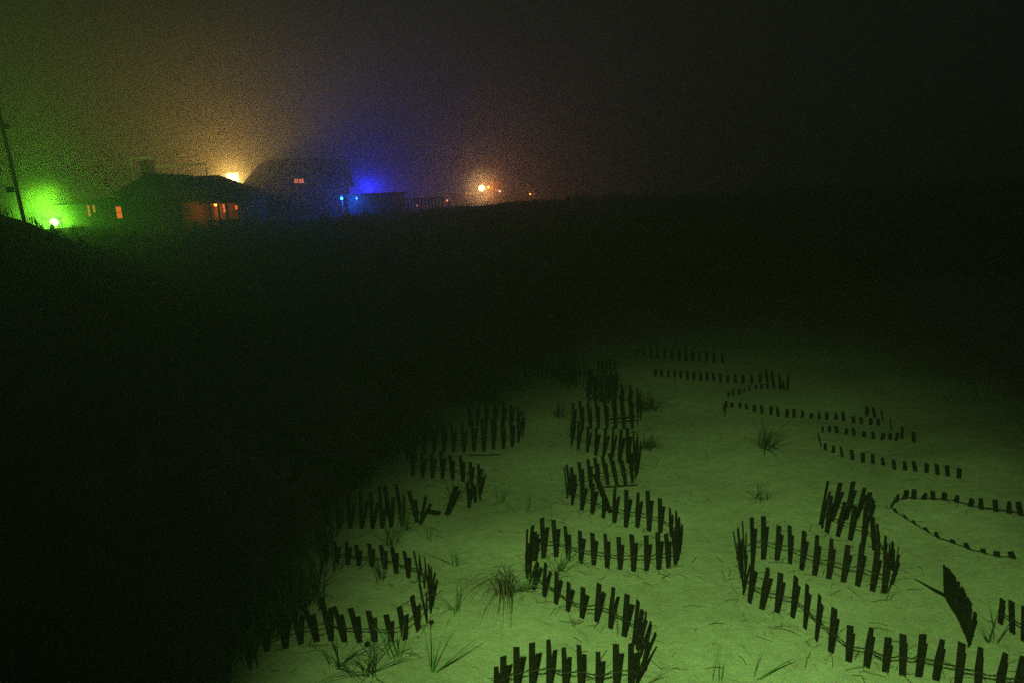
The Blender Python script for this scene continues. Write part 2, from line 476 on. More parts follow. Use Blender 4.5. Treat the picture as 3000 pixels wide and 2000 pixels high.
F3 = conv(c4, [(900,520,920,780),(960,480,985,740),(1050,460,1075,720),(1150,470,1165,705),(1240,460,1255,700),(1330,430,1345,700),(1425,420,1440,700),(1515,400,1532,692),(1605,400,1622,690),(1695,385,1712,672),(1790,400,1802,668),(1870,400,1885,652),(1935,360,1942,612),(1975,330,1978,560),(1975,290,1975,510),(1930,280,1935,490),(1870,270,1875,480),(1800,240,1800,470),(1720,240,1725,462),(1640,250,1640,460),(1560,280,1560,462),(1490,300,1490,465)])
fence(F3, "snow fence behind the collapsed one, left of the sand gap, faint in shadow", jitter=0.006)

# right and far rows, mostly drifted over
G1 = conv(c6, [(205,358,210,395),(240,345,243,385),(285,345,288,380),(320,330,322,365),(360,320,362,350),(405,315,405,340),(450,308,450,338),(492,305,492,338),(540,300,540,340),(580,298,582,345),(610,290,612,348),(635,250,637,345),(640,230,640,335)])
fence(G1, "drifted over snow fence, short row of picket tips curving in the upper right", wire=0)
G2 = conv(c6, [(190,480,180,540),(172,450,172,505),(190,430,190,480),(230,438,232,475),(290,440,292,480),(340,450,342,490),(390,455,395,505),(450,460,452,520),(515,465,515,530),(568,475,568,540),(632,485,632,550),(685,490,685,550),(742,490,742,550),(805,515,805,555),(865,510,865,560),(920,510,920,565),(985,510,985,565),(1045,510,1045,575),(1115,540,1115,590),(1175,545,1175,595),(1240,552,1240,602),(1300,560,1298,608)])
fence(G2, "drifted over snow fence, longest straight row of picket stubs at upper right", wire=0)
G3 = conv(c6, [(1465,620,1465,690),(1425,655,1425,715),(1380,655,1380,708),(1325,655,1325,710),(1260,652,1260,705),(1190,648,1190,690),(1120,628,1120,676),(1060,620,1060,668),(995,615,995,662),(940,610,940,655),(892,615,895,655),(862,658,866,715),(875,700,880,760),(910,735,910,785),(965,750,965,805),(1030,765,1032,835),(1105,785,1108,855),(1180,800,1183,875),(1255,815,1258,885),(1330,840,1330,895),(1410,858,1412,925),(1490,868,1490,932),(1565,872,1565,940),(1645,880,1645,948),(1725,890,1725,965),(1800,900,1800,975),(1880,915,1880,990)])
fence(G3, "drifted over snow fence bent in a loop above the hairpin fence at right", wire=0)
G4 = conv(c6, [(2330,1170,2330,1260),(2245,1160,2245,1245),(2150,1150,2148,1232),(2040,1138,2042,1215),(1960,1128,1960,1195),(1860,1108,1860,1165),(1770,1088,1770,1150),(1695,1088,1695,1148),(1625,1088,1625,1145),(1555,1068,1550,1142),(1492,1068,1485,1142),(1440,1108,1432,1158),(1408,1125,1385,1205),(1415,1212,1425,1238),(1475,1255,1495,1282),(1530,1295,1560,1322),(1640,1350,1650,1375),(1722,1385,1730,1425),(1835,1440,1835,1460),(1942,1470,1950,1505),(2060,1505,2062,1535),(2155,1520,2160,1560),(2270,1530,2275,1572)])
fence(G4, "sunken snow fence looping below the right edge shadow, only picket tips showing", wire=0.2)
T1 = conv(c7, [(625,445,628,490),(660,450,665,492),(700,452,703,497),(735,452,738,500),(770,455,773,505),(808,458,812,510),(845,462,848,515),(885,465,888,520),(922,465,925,520),(960,470,963,520),(1000,475,1003,525),(1040,480,1042,528),(1085,480,1088,532),(1130,485,1132,535),(1180,480,1182,535),(1225,470,1228,530),(1265,450,1270,525),(1300,465,1302,540),(1340,480,1342,550),(1385,500,1387,575)])
fence(T1, "faint far snow fence row in the dim sand at top of the lit patch", wire=0)
T2 = conv(c7, [(520,330,522,372),(560,325,562,376),(600,325,602,382),(640,328,642,388),(680,330,682,392),(720,330,722,398),(760,335,762,404),(800,335,802,408),(840,338,842,410),(880,340,882,410),(920,345,922,412),(960,350,962,414),(1010,360,1012,416)])
fence(T2, "furthest snow fence row, nearly lost in the dark above the others", wire=0)
T3 = conv(c7, [(-120+24*i, 432+(i*37) % 11, -118+24*i, 498+(i*53) % 13) for i in range(17)] + [(300,400,300,470),(322,395,322,466),(345,398,345,462),(368,392,368,460),(390,396,390,458)])
fence(T3, "far snow fence row in dark grass left of the middle fence top", wire=0)
T4 = conv(c7, [(1330,690,1332,740),(1380,690,1382,742),(1840,660,1842,720),(1885,670,1887,730),(1930,690,1932,745),(1980,740,1982,800),(2040,780,2042,850),(2110,810,2112,870)][2:])
fence(T4, "outermost snow fence row fading into black at upper right", wire=0)

# loose broken pickets and sticks
def board(px0, py0, px1, py1, w, t, name, label, cat, lift0=0.015, lift1=0.015, mat=M_WOOD):
    a, b = on_ground(px0, py0), on_ground(px1, py1)
    a.z += lift0; b.z += lift1
    d = (b - a); L_ = d.length; d.normalize()
    s = d.cross(Vector((0, 0, 1))).normalized(); n = s.cross(d)
    mb = MB(); pts = []
    for k in range(4):
        p = a + d * L_ * k / 3 + n * rnd.uniform(-.003, .003)
        ww = w * (1, .97, 1.02, .9)[k]
        for sx, sn in ((-1,-1),(1,-1),(1,1),(-1,1)):
            pts.append(p + s * sx * ww / 2 + n * sn * t / 2)
    f = [(0,1,2,3),(15,14,13,12)]
    for k in range(3):
        for q in range(4): f.append((k*4+q, (k+1)*4+q, (k+1)*4+(q+1) % 4, k*4+(q+1) % 4))
    mb.poly(pts, f)
    return tag(mb.build(name, mat), label, cat)
board(1310,1511,1341,1467, .05, .015, "broken_picket", "snapped fence picket lying slanted on sand near the gap in the left fence", "board", .02, .16)
board(1254,1500,1288,1507, .06, .02, "broken_picket", "short dark board lying flat beside the two leaning pickets", "board")
board(1745,1466,1788,1505, .045, .02, "broken_picket", "broken picket propped diagonally behind the middle fence row", "board", .28, .02)
board(2660,1682,2770,1752, .014, .018, "driftwood_pole", "thin dark pole half sunk in sand leading to the end-on fence panel", "pole", -.012, .02)
board(1745,1431,1868,1423, .010, .010, "dead_stick", "long thin stick lying behind the middle fence hairpin", "stick")
board(1788,1272,1862,1263, .02, .016, "dead_stick", "small stick caught between pickets high in the middle fence", "stick", .2, .2)
board(1375,1335,1468,1334, .008, .008, "dead_stick", "faint stick lying on sand left of the middle fence", "stick")
board(1262,1825,1266,1829, .03, .02, "beach_stone", "small dark stone chip right of the left hairpin", "stone")
board(1072,1890,1080,1893, .03, .02, "beach_stone", "small dark stone chip at the foot of the left fence", "stone")

# ------------------------------------------------------------------ beach grass
def blades(mb, base, specs):
    """specs: (azimuth, lean, length, droop, width)"""
    for az, lean, L_, droop, w in specs:
        d = Vector((math.cos(az), math.sin(az), 0))
        side = Vector((-d.y, d.x, 0))
        n = 6; p = base.copy() + d * rnd.uniform(0, .015); th = lean; pts = []
        for i in range(n + 1):
            ww = w * (1 - (i / n) ** 1.6) + 0.0004
            pts += [p - side * ww / 2, p + side * ww / 2 + Vector((0, 0, ww * .25))]
            stp = L_ / n
            p = p + (d * math.sin(th) + Vector((0, 0, math.cos(th)))) * stp
            th += droop / n
        mb.poly(pts, [(2*i, 2*i+1, 2*i+3, 2*i+2) for i in range(n)])
def tuft(px, py, n, L_, label, mat=M_GRASS, lean=(0.05, 0.7), droop=(0.3, 1.4), az=(0, math.tau), w=0.006, seed=0, extra=(), name="beach_grass_tuft"):
    global rnd
    keep = rnd; rnd = random.Random(seed * 77 + 5)
    b = on_ground(px, py); b.z -= 0.01
    mb = MB()
    sp = [(rnd.uniform(*az), rnd.uniform(*lean), L_ * rnd.uniform(.55, 1.1), rnd.uniform(*droop), w * rnd.uniform(.6, 1.3)) for _ in range(n)]
    for i, s_ in enumerate(sp):
        bb = b + Vector((rnd.gauss(0, .012 + .0006 * n), rnd.gauss(0, .012 + .0006 * n), 0))
        blades(mb, bb, [s_])
    blades(mb, b, list(extra))
    o = mb.build(name, mat)
    rnd = keep
    return tag(o, label, "grass", "beach grass tufts on the sand")
PI = math.pi
# the big dry bundle drooping towards the camera
tuft(1480,1738, 46, .78, "large dry grass tuft drooping towards the viewer left of the middle fence", M_DEAD, (0.0, .35), (1.9, 2.9), (PI*1.15, PI*1.55), .007, 1,
     [(0.1, .7, .3, .5, .006), (.3, .5, .36, 1.0, .006), (-.2, .8, .33, 1.2, .006), (PI*1.02, .9, .75, 1.1, .004), (-.15, 1.0, .3, .6, .006)])
tuft(1500,1732, 12, .34, "small sprawling grass tuft touching the big dry bundle on its right", M_GRASS, (.3, 1.1), (.5, 1.2), (-.5, .7), .006, 2)
tuft(1640,1672, 14, .32, "green tuft growing between the pickets of the left hairpin in the middle fence", M_GRASS, (.05, .9), (.2, 1.5), (0, math.tau), .008, 3)
tuft(1625,1668, 8, .22, "low dead sprig beside the green tuft inside the middle hairpin", M_DEAD, (.5, 1.3), (.3, .9), (0, 3.2), .005, 4)
tuft(1335,1655, 7, .36, "upright tuft with one long blade lying out to the left", M_GRASS, (.0, .25), (.1, .5), (0, math.tau), .007, 5, [(2.75, 1.2, .42, .25, .008), (2.85, 1.1, .3, .3, .006)])
tuft(1338,1790, 6, .36, "tuft with arching blades right of the left fence hairpin", M_GRASS, (.0, .3), (.1, .4), (0, math.tau), .007, 6, [(PI*.97, .6, .42, 1.3, .007), (PI*.9, .9, .32, 1.6, .006), (PI*1.05, .8, .38, 1.8, .006), (PI, .4, .35, 1.1, .006)])
tuft(1266,1972, 3, .3, "sparse tuft with a V of thick blades at the bottom edge", M_GRASS, (.1, .5), (.1, .4), (0, 2), .007, 7, [(2.0, .25, .45, .15, .009), (.25, .95, .4, .1, .012), (.3, 1.05, .33, .1, .008), (1.0, .4, .38, .7, .006)])
tuft(1163,1930, 9, .36, "thin leafy tuft under the left fence row", M_GRASS, (.1, .9), (.1, .8), (.8, 3.2), .007, 8)
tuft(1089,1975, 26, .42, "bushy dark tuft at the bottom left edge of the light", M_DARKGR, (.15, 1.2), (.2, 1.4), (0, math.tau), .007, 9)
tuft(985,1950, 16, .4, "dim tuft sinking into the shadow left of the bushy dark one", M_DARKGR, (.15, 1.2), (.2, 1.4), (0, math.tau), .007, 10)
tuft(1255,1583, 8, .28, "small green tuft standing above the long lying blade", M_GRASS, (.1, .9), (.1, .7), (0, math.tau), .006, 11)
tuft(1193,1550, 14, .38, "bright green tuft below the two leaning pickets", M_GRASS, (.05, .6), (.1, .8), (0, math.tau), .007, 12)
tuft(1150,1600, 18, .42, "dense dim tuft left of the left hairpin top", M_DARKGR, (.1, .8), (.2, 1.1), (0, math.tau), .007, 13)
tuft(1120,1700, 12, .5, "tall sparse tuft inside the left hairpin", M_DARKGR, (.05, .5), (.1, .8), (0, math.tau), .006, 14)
tuft(1468,1472, 14, .3, "spidery tuft on open sand left of the middle fence", M_GRASS, (.1, 1.2), (.2, 1.3), (0, math.tau), .006, 15)
tuft(1503,1497, 8, .24, "low arching tuft just below the spidery one", M_DARKGR, (.4, 1.2), (.6, 1.6), (0, math.tau), .005, 16)
tuft(1548,1498, 4, .4, "two thin tall blades with one lying flat near the middle fence", M_GRASS, (.05, .25), (.0, .3), (0, math.tau), .005, 17, [(0, 1.2, .2, .2, .006)])
tuft(1618,1522, 1, .45, "single thin grass stalk above the middle hairpin", M_DEAD, (.05, .12), (.0, .2), (2, 3), .004, 18)
tuft(1330,1462, 26, .34, "matted brown tuft at the gap of the collapsed fence", M_DARKGR, (.3, 1.3), (.4, 1.4), (0, math.tau), .007, 19)
tuft(1375,1440, 20, .30, "second matted brown tuft against the collapsed fence end", M_DARKGR, (.3, 1.3), (.4, 1.4), (0, math.tau), .007, 20)
tuft(1692,1835, 3, .22, "tiny dark sprig at the foot of the near middle row", M_DEAD, (.1, .4), (.0, .4), (2, 3.4), .007, 21)
tuft(1822,1860, 2, .34, "pair of thin blades behind a picket of the near middle row", M_DEAD, (.1, .25), (.0, .2), (2.0, 3.0), .006, 22)
tuft(1887,2006, 2, .3, "single arching blade at bottom edge right of the middle fence", M_DEAD, (.9, 1.1), (.5, .9), (.1, .4), .006, 23)
tuft(2107,1998, 3, .3, "two blades poking up at the bottom edge of open sand", M_GRASS, (.1, .35), (.0, .3), (.5, 2.6), .006, 24)
tuft(2222,1988, 2, .24, "thick bent blade with a thin upright one on open sand at the bottom", M_GRASS, (.2, .5), (.0, .3), (.3, 1.0), .005, 25, [(.15, 1.0, .3, .35, .013)])
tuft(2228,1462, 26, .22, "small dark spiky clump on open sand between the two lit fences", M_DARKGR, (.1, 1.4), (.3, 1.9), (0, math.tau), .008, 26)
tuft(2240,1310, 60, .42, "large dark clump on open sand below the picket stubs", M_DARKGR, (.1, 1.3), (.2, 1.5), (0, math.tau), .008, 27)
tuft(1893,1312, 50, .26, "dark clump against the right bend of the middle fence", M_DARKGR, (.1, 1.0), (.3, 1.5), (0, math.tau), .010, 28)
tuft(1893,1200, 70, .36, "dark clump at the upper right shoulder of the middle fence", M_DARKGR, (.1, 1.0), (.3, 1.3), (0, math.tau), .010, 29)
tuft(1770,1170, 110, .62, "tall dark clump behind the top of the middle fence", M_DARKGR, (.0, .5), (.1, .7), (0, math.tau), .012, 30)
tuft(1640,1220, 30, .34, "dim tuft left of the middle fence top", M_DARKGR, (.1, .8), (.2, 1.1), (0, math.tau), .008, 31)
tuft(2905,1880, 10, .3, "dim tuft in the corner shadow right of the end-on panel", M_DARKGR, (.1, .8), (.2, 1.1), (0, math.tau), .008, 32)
tuft(1885,1560, 6, .16, "low sprig beneath the right bend of the middle fence", M_DARKGR, (.2, 1.0), (.2, 1.1), (0, math.tau), .006, 33)
tuft(1948,1683, 6, .22, "thin sprig leaning on the right bend of the middle fence", M_DEAD, (.1, .8), (.2, .8), (2.0, 3.6), .005, 34)
def litter():
    r = random.Random(21); mb = MB()
    src = [p for L_ in (A, B, F, F2) for p in L_ if p]
    for _ in range(1500):
        if r.random() < .7:
            p = r.choice(src); b = on_ground(p[2], p[3]); x, y = b.x + r.gauss(0, .13), b.y + r.gauss(0, .13)
        else:
            y = 3.2 + 9 * r.random(); x = -1.6 + r.random() * (3.5 + .35 * y)
        a = r.uniform(0, math.tau); l = r.uniform(.015, .075); w = r.uniform(.0012, .003)
        pts = []
        for k in (-1, 0, 1):
            px_, py_ = x + math.cos(a) * l * k + r.uniform(-.3, .3) * l * .3, y + math.sin(a) * l * k
            z = hz(px_, py_) + (.004 if k else r.uniform(.004, .018))
            pts += [(px_ - math.sin(a) * w, py_ + math.cos(a) * w, z), (px_ + math.sin(a) * w, py_ - math.cos(a) * w, z + .002)]
        mb.poly(pts, [(0, 1, 3, 2), (2, 3, 5, 4)])
    return tag(mb.build("dry_grass_litter", M_DEAD), "bits of dead grass blown against the fences", kind='stuff')
litter()
# countless grass in the dark
def grass_mass():
    r = np.random.RandomState(8)
    V, F_ = [], []
    def blade(x, y, L_, w):
        z = hz(x, y); az = r.uniform(0, math.tau); ln = r.uniform(.1, .9)
        dx, dy = math.cos(az), math.sin(az); n = len(V)
        V.extend([(x - dy*w/2, y + dx*w/2, z), (x + dy*w/2, y - dx*w/2, z),
                  (x + dx*L_*.5*math.sin(ln*.6) + dy*w*.4, y + dy*L_*.5*math.sin(ln*.6) - dx*w*.4, z + L_*.5*math.cos(ln*.6)),
                  (x + dx*L_*.5*math.sin(ln*.6) - dy*w*.4, y + dy*L_*.5*math.sin(ln*.6) + dx*w*.4, z + L_*.5*math.cos(ln*.6)),
                  (x + dx*L_*math.sin(ln), y + dy*L_*math.sin(ln), z + L_*(.5*math.cos(ln*.6) + .5*math.cos(min(ln*1.7, 1.5))))])
        F_.extend([(n, n+1, n+2, n+3), (n+3, n+2, n+4)])
    k = 0
    while k < 3900:
        y = 3.4 + 36 * r.rand() ** 1.9
        x = -0.8 * y - 6 + r.rand() * (1.7 * y + 8)
        # keep the sand strip clear
        edge = -1.9 + 0.12 * (y - 4) + 0.35 * math.sin(y * 1.7)
        if x > edge and y < (9.6 + .5 * math.sin(x * 3) if x < 1.1 else 13.0): continue
        if y < 15.5 and x > 0.12 * y + 1.8: continue
        if y > 20 and r.rand() < .3: continue
        nb = r.randint(9, 22); sc = r.uniform(.7, 1.2)
        for _ in range(nb):
            blade(x + r.normal(0, .07), y + r.normal(0, .07), .5 * sc * r.uniform(.5, 1.1), .010 + .0006 * y)
        k += 1
    o = link("dune_grass", V, F_, M_DARKGR)
    return tag(o, "dark beach grass covering the dunes beyond the lit sand", kind='stuff')
grass_mass()

# ------------------------------------------------------------------ utility pole and green lamp at left
Yp = 25.0
pb, pt = at(66, 628, Yp), at(0, 338, Yp)
up_ = (pt - pb)
foot = pb - up_ * ((pb.z - hz(pb.x, pb.y) + .4) / up_.z)
root = empty("utility_pole", foot, "leaning dark utility pole on the mound at the left edge", "pole")
MB().tube([foot, pb.lerp(pt, .5), pb + up_ * 1.55], [.07, .06, .05], 12).build("pole_shaft", M_POLE, root, True)
q = at(14, 372, Yp)
MB().tube([q + Vector((.12, -.1, .08)), q + Vector((.12, -.1, -.12))], .10, 12).build("transformer", M_METAL, root)
q = at(34, 556, Yp)
MB().box(q.x - .13, q.x + .05, q.y - .1, q.y + .06, q.z - .10, q.z + .10).build("meter_box", M_METAL, root)

Yg = 41.0
g = at(158, 652, Yg)
gz = hz(g.x, g.y)
root = empty("floodlight", (g.x, g.y, gz), "blazing green floodlight low on the ground at far left", "lamp")
MB().tube([(g.x, g.y + .08, gz - .1), (g.x, g.y + .08, g.z)], .035, 8).build("stake", M_METAL, root)
MB().tube([(g.x, g.y + .34, g.z), (g.x, g.y + .14, g.z)], [.10, .17], 14).build("housing", M_METAL, root, True)
MB().sphere((g.x, g.y, g.z), .22, 16, 10).build("lens", M_BULB['green'], root, True)
spot("green_lamp", (g.x, g.y - .05, g.z + .22), (g.x - .2, g.y + 1.0, g.z + 3.2), 8500, (0.24, 1.0, 0.02), R(160), 0.8, .12)
point("green_lamp_spill", (g.x, g.y - .3, g.z + .05), 1500, (0.20, 1.0, 0.02), .12)
# thin weed stalk standing before it
mb = MB(); blades(mb, Vector((g.x + .06, g.y - 9.0, hz(g.x + .06, g.y - 9))), [(0, .03, .75, .1, .03), (2, .12, .6, .3, .03), (1, .2, .5, .4, .03)])
tag(mb.build("weed_stalk", M_DARKGR), "dark weed stalk standing in front of the green floodlight", "weed")

# ------------------------------------------------------------------ houses
def win(parent, x0, x1, z0, z1, y, cols, rows, mat, frame=M_TRIM, lit=None, bar=.05):
    """window in a wall facing -y: frame with muntins and one pane per opening"""
    fr = MB(); t = bar
    fr.box(x0 - t, x1 + t, y - .06, y - .003, z1, z1 + t); fr.box(x0 - t, x1 + t, y - .08, y - .003, z0 - t, z0)
    fr.box(x0 - t, x0, y - .06, y - .003, z0, z1); fr.box(x1, x1 + t, y - .06, y - .003, z0, z1)
    w, h = (x1 - x0) / cols, (z1 - z0) / rows
    for i in range(1, cols): fr.box(x0 + w*i - t*.35, x0 + w*i + t*.35, y - .05, y - .003, z0, z1)
    for j in range(1, rows): fr.box(x0, x1, y - .045, y - .003, z0 + h*j - t*.3, z0 + h*j + t*.3)
    f = fr.build("window", frame, parent)
    for i in range(cols):
        for j in range(rows):
            mt = mat if (lit is None or (i, j) in lit) else M_GLASSDARK
            MB().box(x0 + w*i, x0 + w*(i+1), y - .025, y - .012, z0 + h*j, z0 + h*(j+1)).build("pane", mt, f)
    return f
def WX(px, py, Y): return at(px, py, Y).x
def WZ(px, py, Y): return at(px, py, Y).z

# --- nearest cottage
Y1 = 42.0
base1 = hz(-20, Y1) - .5
Dp = 4.6
xr0, xr1 = WX(439, 514, Y1 + Dp/2), WX(640, 519, Y1 + Dp/2)
zr = WZ(540, 519, Y1 + Dp/2) - .25
xe = WX(712, 562, Y1); ze = WZ(705, 560, Y1)
root1 = empty("cottage", ((xr0 + xe)/2, Y1, base1), "nearest dark cottage with chimney and an orange lit porch", "house")
MB().box(xr0 - .3, xe - .25, Y1 + 0.0, Y1 + Dp, base1, ze).build("wall", M_SHINGLE, root1)
ym = Y1 + Dp / 2
ze2 = ze - .15
mb = MB()
mb.poly([(xr0 - 1.3, Y1 - .4, ze2), (xe, Y1 - .4, ze2), (xe, Y1 + Dp + .4, ze2), (xr0 - 1.3, Y1 + Dp + .4, ze2), (xr0 - .1, ym, zr + .25), (xr1, ym, zr + .25),
         (xr0 - 1.3, Y1 - .4, ze2 - .12), (xe, Y1 - .4, ze2 - .12), (xe, Y1 + Dp + .4, ze2 - .12), (xr0 - 1.3, Y1 + Dp + .4, ze2 - .12)],
        [(0,1,5,4),(1,2,5),(2,3,4,5),(3,0,4),(6,7,1,0),(7,8,2,1),(8,9,3,2),(9,6,0,3),(9,8,7,6)])
mb.build("roof", M_ROOF, root1)
# front gable
gx0, gx1, gxm = WX(338, 566, Y1-3), WX(536, 575, Y1-3), WX(441, 516, Y1-3)
gz0, gzp = WZ(338, 569, Y1-3), WZ(441, 514, Y1-3)
yf = Y1 - 3
mb = MB(); mb.poly([(gx0+.2, yf, base1), (gx1-.2, yf, base1), (gx1-.2, yf, gz0), (gxm, yf, gzp-.14), (gx0+.2, yf, gz0),
                    (gx0+.2, Y1+1, base1), (gx1-.2, Y1+1, base1), (gx1-.2, Y1+1, gz0), (gxm, Y1+1, gzp-.14), (gx0+.2, Y1+1, gz0)],
                   [(0,1,2,3,4),(9,8,7,6,5),(0,4,9,5),(1,6,7,2),(4,3,8,9),(3,2,7,8),(0,5,6,1)])
mb.build("gable_wall", M_SHINGLE, root1)
for s_ in (0, 1):
    ex = gx0 if s_ == 0 else gx1
    mb = MB(); o_ = .12
    mb.poly([(ex, yf-.3, gz0-.12), (gxm, yf-.3, gzp-.02), (gxm, ym, gzp-.02), (ex, ym, gz0-.12), (ex, yf-.3, gz0), (gxm, yf-.3, gzp+o_), (gxm, ym, gzp+o_), (ex, ym, gz0)],
            [(0,1,2,3),(7,6,5,4),(0,4,5,1),(1,5,6,2),(2,6,7,3),(3,7,4,0)])
    mb.build("roof_slope", M_ROOF, root1)
    mb = MB()
    mb.poly([(ex, yf-.34, gz0-.16), (gxm, yf-.34, gzp-.07), (gxm, yf-.34, gzp+.08), (ex, yf-.34, gz0), (ex, yf-.303, gz0-.16), (gxm, yf-.303, gzp-.07), (gxm, yf-.303, gzp+.08), (ex, yf-.303, gz0)],
            [(0,1,2,3),(7,6,5,4),(0,4,5,1),(1,5,6,2),(2,6,7,3),(3,7,4,0)])
    mb.build("barge_board", M_TANTRIM, root1)
# left wing
lx0 = WX(208, 585, Y1); lz = WZ(250, 583, Y1)
MB().box(lx0, gx0 + .198, Y1 - 1.2, Y1 + 4, base1, lz-.33).build("wing_wall", M_SHINGLE, root1)
mb = MB(); xa, xb = lx0 - .3, gx0 + .19
mb.poly([(xa, Y1-1.6, lz-.32), (xb, Y1-1.6, lz-.32), (xb, Y1+1.4, lz+.03), (xa, Y1+1.4, lz+.03), (xb, Y1+4.3, lz-.1), (xa, Y1+4.3, lz-.1)],
        [(0,1,2,3),(3,2,4,5),(0,3,5),(1,4,2),(0,5,4,1)])
mb.build("wing_roof", M_ROOF, root1)
# chimney
cx0, cx1 = WX(416, 520, Y1+1.4), WX(440, 520, Y1+1.4); czt = WZ(425, 476, Y1+1.4)
ch = MB().box(cx0, cx1, Y1 + 1.4, Y1 + 2.1, zr - 1.6, czt).build("chimney", M_BRICK, root1)
MB().box(cx0 - .07, cx1 + .07, Y1 + 1.33, Y1 + 2.17, czt + .002, czt + .09).build("cap", M_BRICK, ch)
MB().tube([((cx0+cx1)/2, Y1+1.75, czt + .09), ((cx0+cx1)/2, Y1+1.75, WZ(425, 466, Y1+1))], [.16, .11], 10).build("flue", M_METAL, ch)
# windows
def wpx(parent, a, b_, c, d, Y, cols, rows, mat, frame=M_TRIM, lit=None, bar=.05):
    return win(parent, WX(a, (c+d)/2, Y), WX(b_, (c+d)/2, Y), WZ((a+b_)/2, d, Y), WZ((a+b_)/2, c, Y), Y, cols, rows, mat, frame, lit, bar)
wpx(root1, 258, 281, 602, 634, Y1 - 1.2, 3, 3, M_BULB['pane_amber'], M_TANTRIM, {(0,0),(0,1),(0,2),(2,2),(2,1)}, .035)
wpx(root1, 342, 358, 606, 640, yf, 1, 2, M_BULB['pane_red'], M_TANTRIM, None, .035)
wpx(root1, 384, 408, 596, 634, yf, 2, 2, M_GLASSDARK, M_TANTRIM, None, .04)
wpx(root1, 486, 512, 590, 634, yf, 2, 2, M_GLASSDARK, M_TANTRIM, None, .04)
# porch: recessed bay at right with posts, door and lamp
xp0, xp1 = WX(608, 615, Y1-1.5), WX(702, 615, Y1-1.5); zp = WZ(650, 592, Y1-1.5)
pr = MB(); pr.poly([(xp0-.25, Y1-1.9, zp+.02), (xp1+.25, Y1-1.9, zp+.02), (xp1+.25, Y1-.002, zp+.45), (xp0-.25, Y1-.002, zp+.45), (xp0-.25, Y1-1.9, zp-.1), (xp1+.25, Y1-1.9, zp-.1), (xp1+.25, Y1-.002, zp-.1), (xp0-.25, Y1-.002, zp-.1)],
        [(3,2,1,0),(4,5,6,7),(0,1,5,4),(1,2,6,5),(2,3,7,6),(3,0,4,7)])
pr.build("porch_roof", M_ROOF, root1)
for px in (616, 641, 664, 700):
    x = WX(px, 615, Y1-1.7)
    MB().box(x - .05, x + .05, Y1 - 1.75, Y1 - 1.65, base1, zp - .102).build("porch_post", M_TANTRIM, root1)
MB().box(xp0, xp1, Y1 - 1.75, Y1 - .01, base1, WZ(650, 644, Y1-1.7)).build("porch_floor", M_SHINGLE, root1)
dx0, dx1 = WX(628, 615, Y1), WX(648, 615, Y1)
dr = MB().box(dx0, dx1, Y1 - .05, Y1 - .004, WZ(640, 640, Y1), WZ(640, 597, Y1)).build("door", M_TANTRIM, root1)
MB().sphere((dx1 - .08, Y1 - .08, WZ(640, 620, Y1)), .04, 8, 6).build("handle", M_METAL, dr)
wpx(root1, 655, 666, 600, 622, Y1, 2, 2, M_BULB['pane_red'], M_TANTRIM, None, .05)
wpx(root1, 689, 698, 603, 614, Y1, 1, 1, M_BULB['pane_red'], M_TANTRIM, None, .03)
lp = at(632, 599, Y1 - .9)
MB().sphere((lp.x, lp.y, lp.z), .11, 10, 8).build("porch_lamp", M_BULB['orange'], root1, True)
point("porch_light", (lp.x, lp.y, lp.z - .15), 46, (1.0, 0.22, 0.02), .05)

# --- second, bigger house
Y2 = 60.0
zb = hz(-14, Y2) - .5
pr2 = [(700, 560), (712, 534), (748, 479), (760, 469), (780, 466), (948, 460), (956, 463), (984, 503), (1000, 548), (1004, 575)]
P2 = [at(a, b_, Y2) for a, b_ in pr2]
root2 = empty("large_house", ((P2[0].x + P2[-1].x)/2, Y2, zb), "large dark gambrel roofed house with one small orange window pair", "house")
zt = (P2[3].z + P2[6].z) / 2
xl, xr = P2[0].x, P2[-1].x
MB().box(xl + .5, xr - .4, Y2 + .4, Y2 + 4.6, zb, P2[0].z + .05).build("wall", M_ROOF, root2)
rings = []
lev = [(xl, xr, P2[0].z - .1, 0), (P2[1].x, P2[8].x, P2[1].z, .35), (P2[2].x, P2[7].x + .3, P2[2].z, 1.9), (P2[3].x, P2[6].x, zt, 3.0), (P2[4].x + .3, P2[5].x - .4, zt + .14, 4.0)]
v = []
for a, b_, z_, ins in lev:
    v += [(a, Y2 + ins * .5, z_), (b_, Y2 + ins * .5, z_), (b_, Y2 + 5.0 - ins * .5, z_), (a, Y2 + 5.0 - ins * .5, z_)]
f = [(3,2,1,0)]
for k in range(len(lev) - 1):
    for q in range(4): f.append((k*4+q, k*4+(q+1) % 4, k*4+4+(q+1) % 4, k*4+4+q))
f.append((16,17,18,19))
MB().poly(v, f).build("roof", M_ROOF, root2)
# dormer with the lit pair
x0, x1 = WX(858, 530, Y2 - .3), WX(896, 530, Y2 - .3); z0, z1 = WZ(876, 543, Y2 - .3), WZ(876, 520, Y2 - .3)
dm = MB().box(x0, x1, Y2 - .298, Y2 + 3.0, z0, z1).build("dormer", M_SHINGLE, root2)
for a, b_ in ((863, 874), (877, 890)):
    wpx(root2, a, b_, 525, 537, Y2 - .3, 2, 2, M_BULB['pane_salmon'], M_TANTRIM, None, .04)
MB().box(x0 - .15, x1 + .15, Y2 - .5, Y2 + 3.0, z1 + .002, z1 + .12).build("dormer_roof", M_ROOF, root2)
q = at(866, 555, Y2 - .3)
MB().box(q.x - .06, q.x + .06, Y2 - .4, Y2 - .302, q.z - .1, q.z + .06).build("wall_vent", M_TRIM, root2)

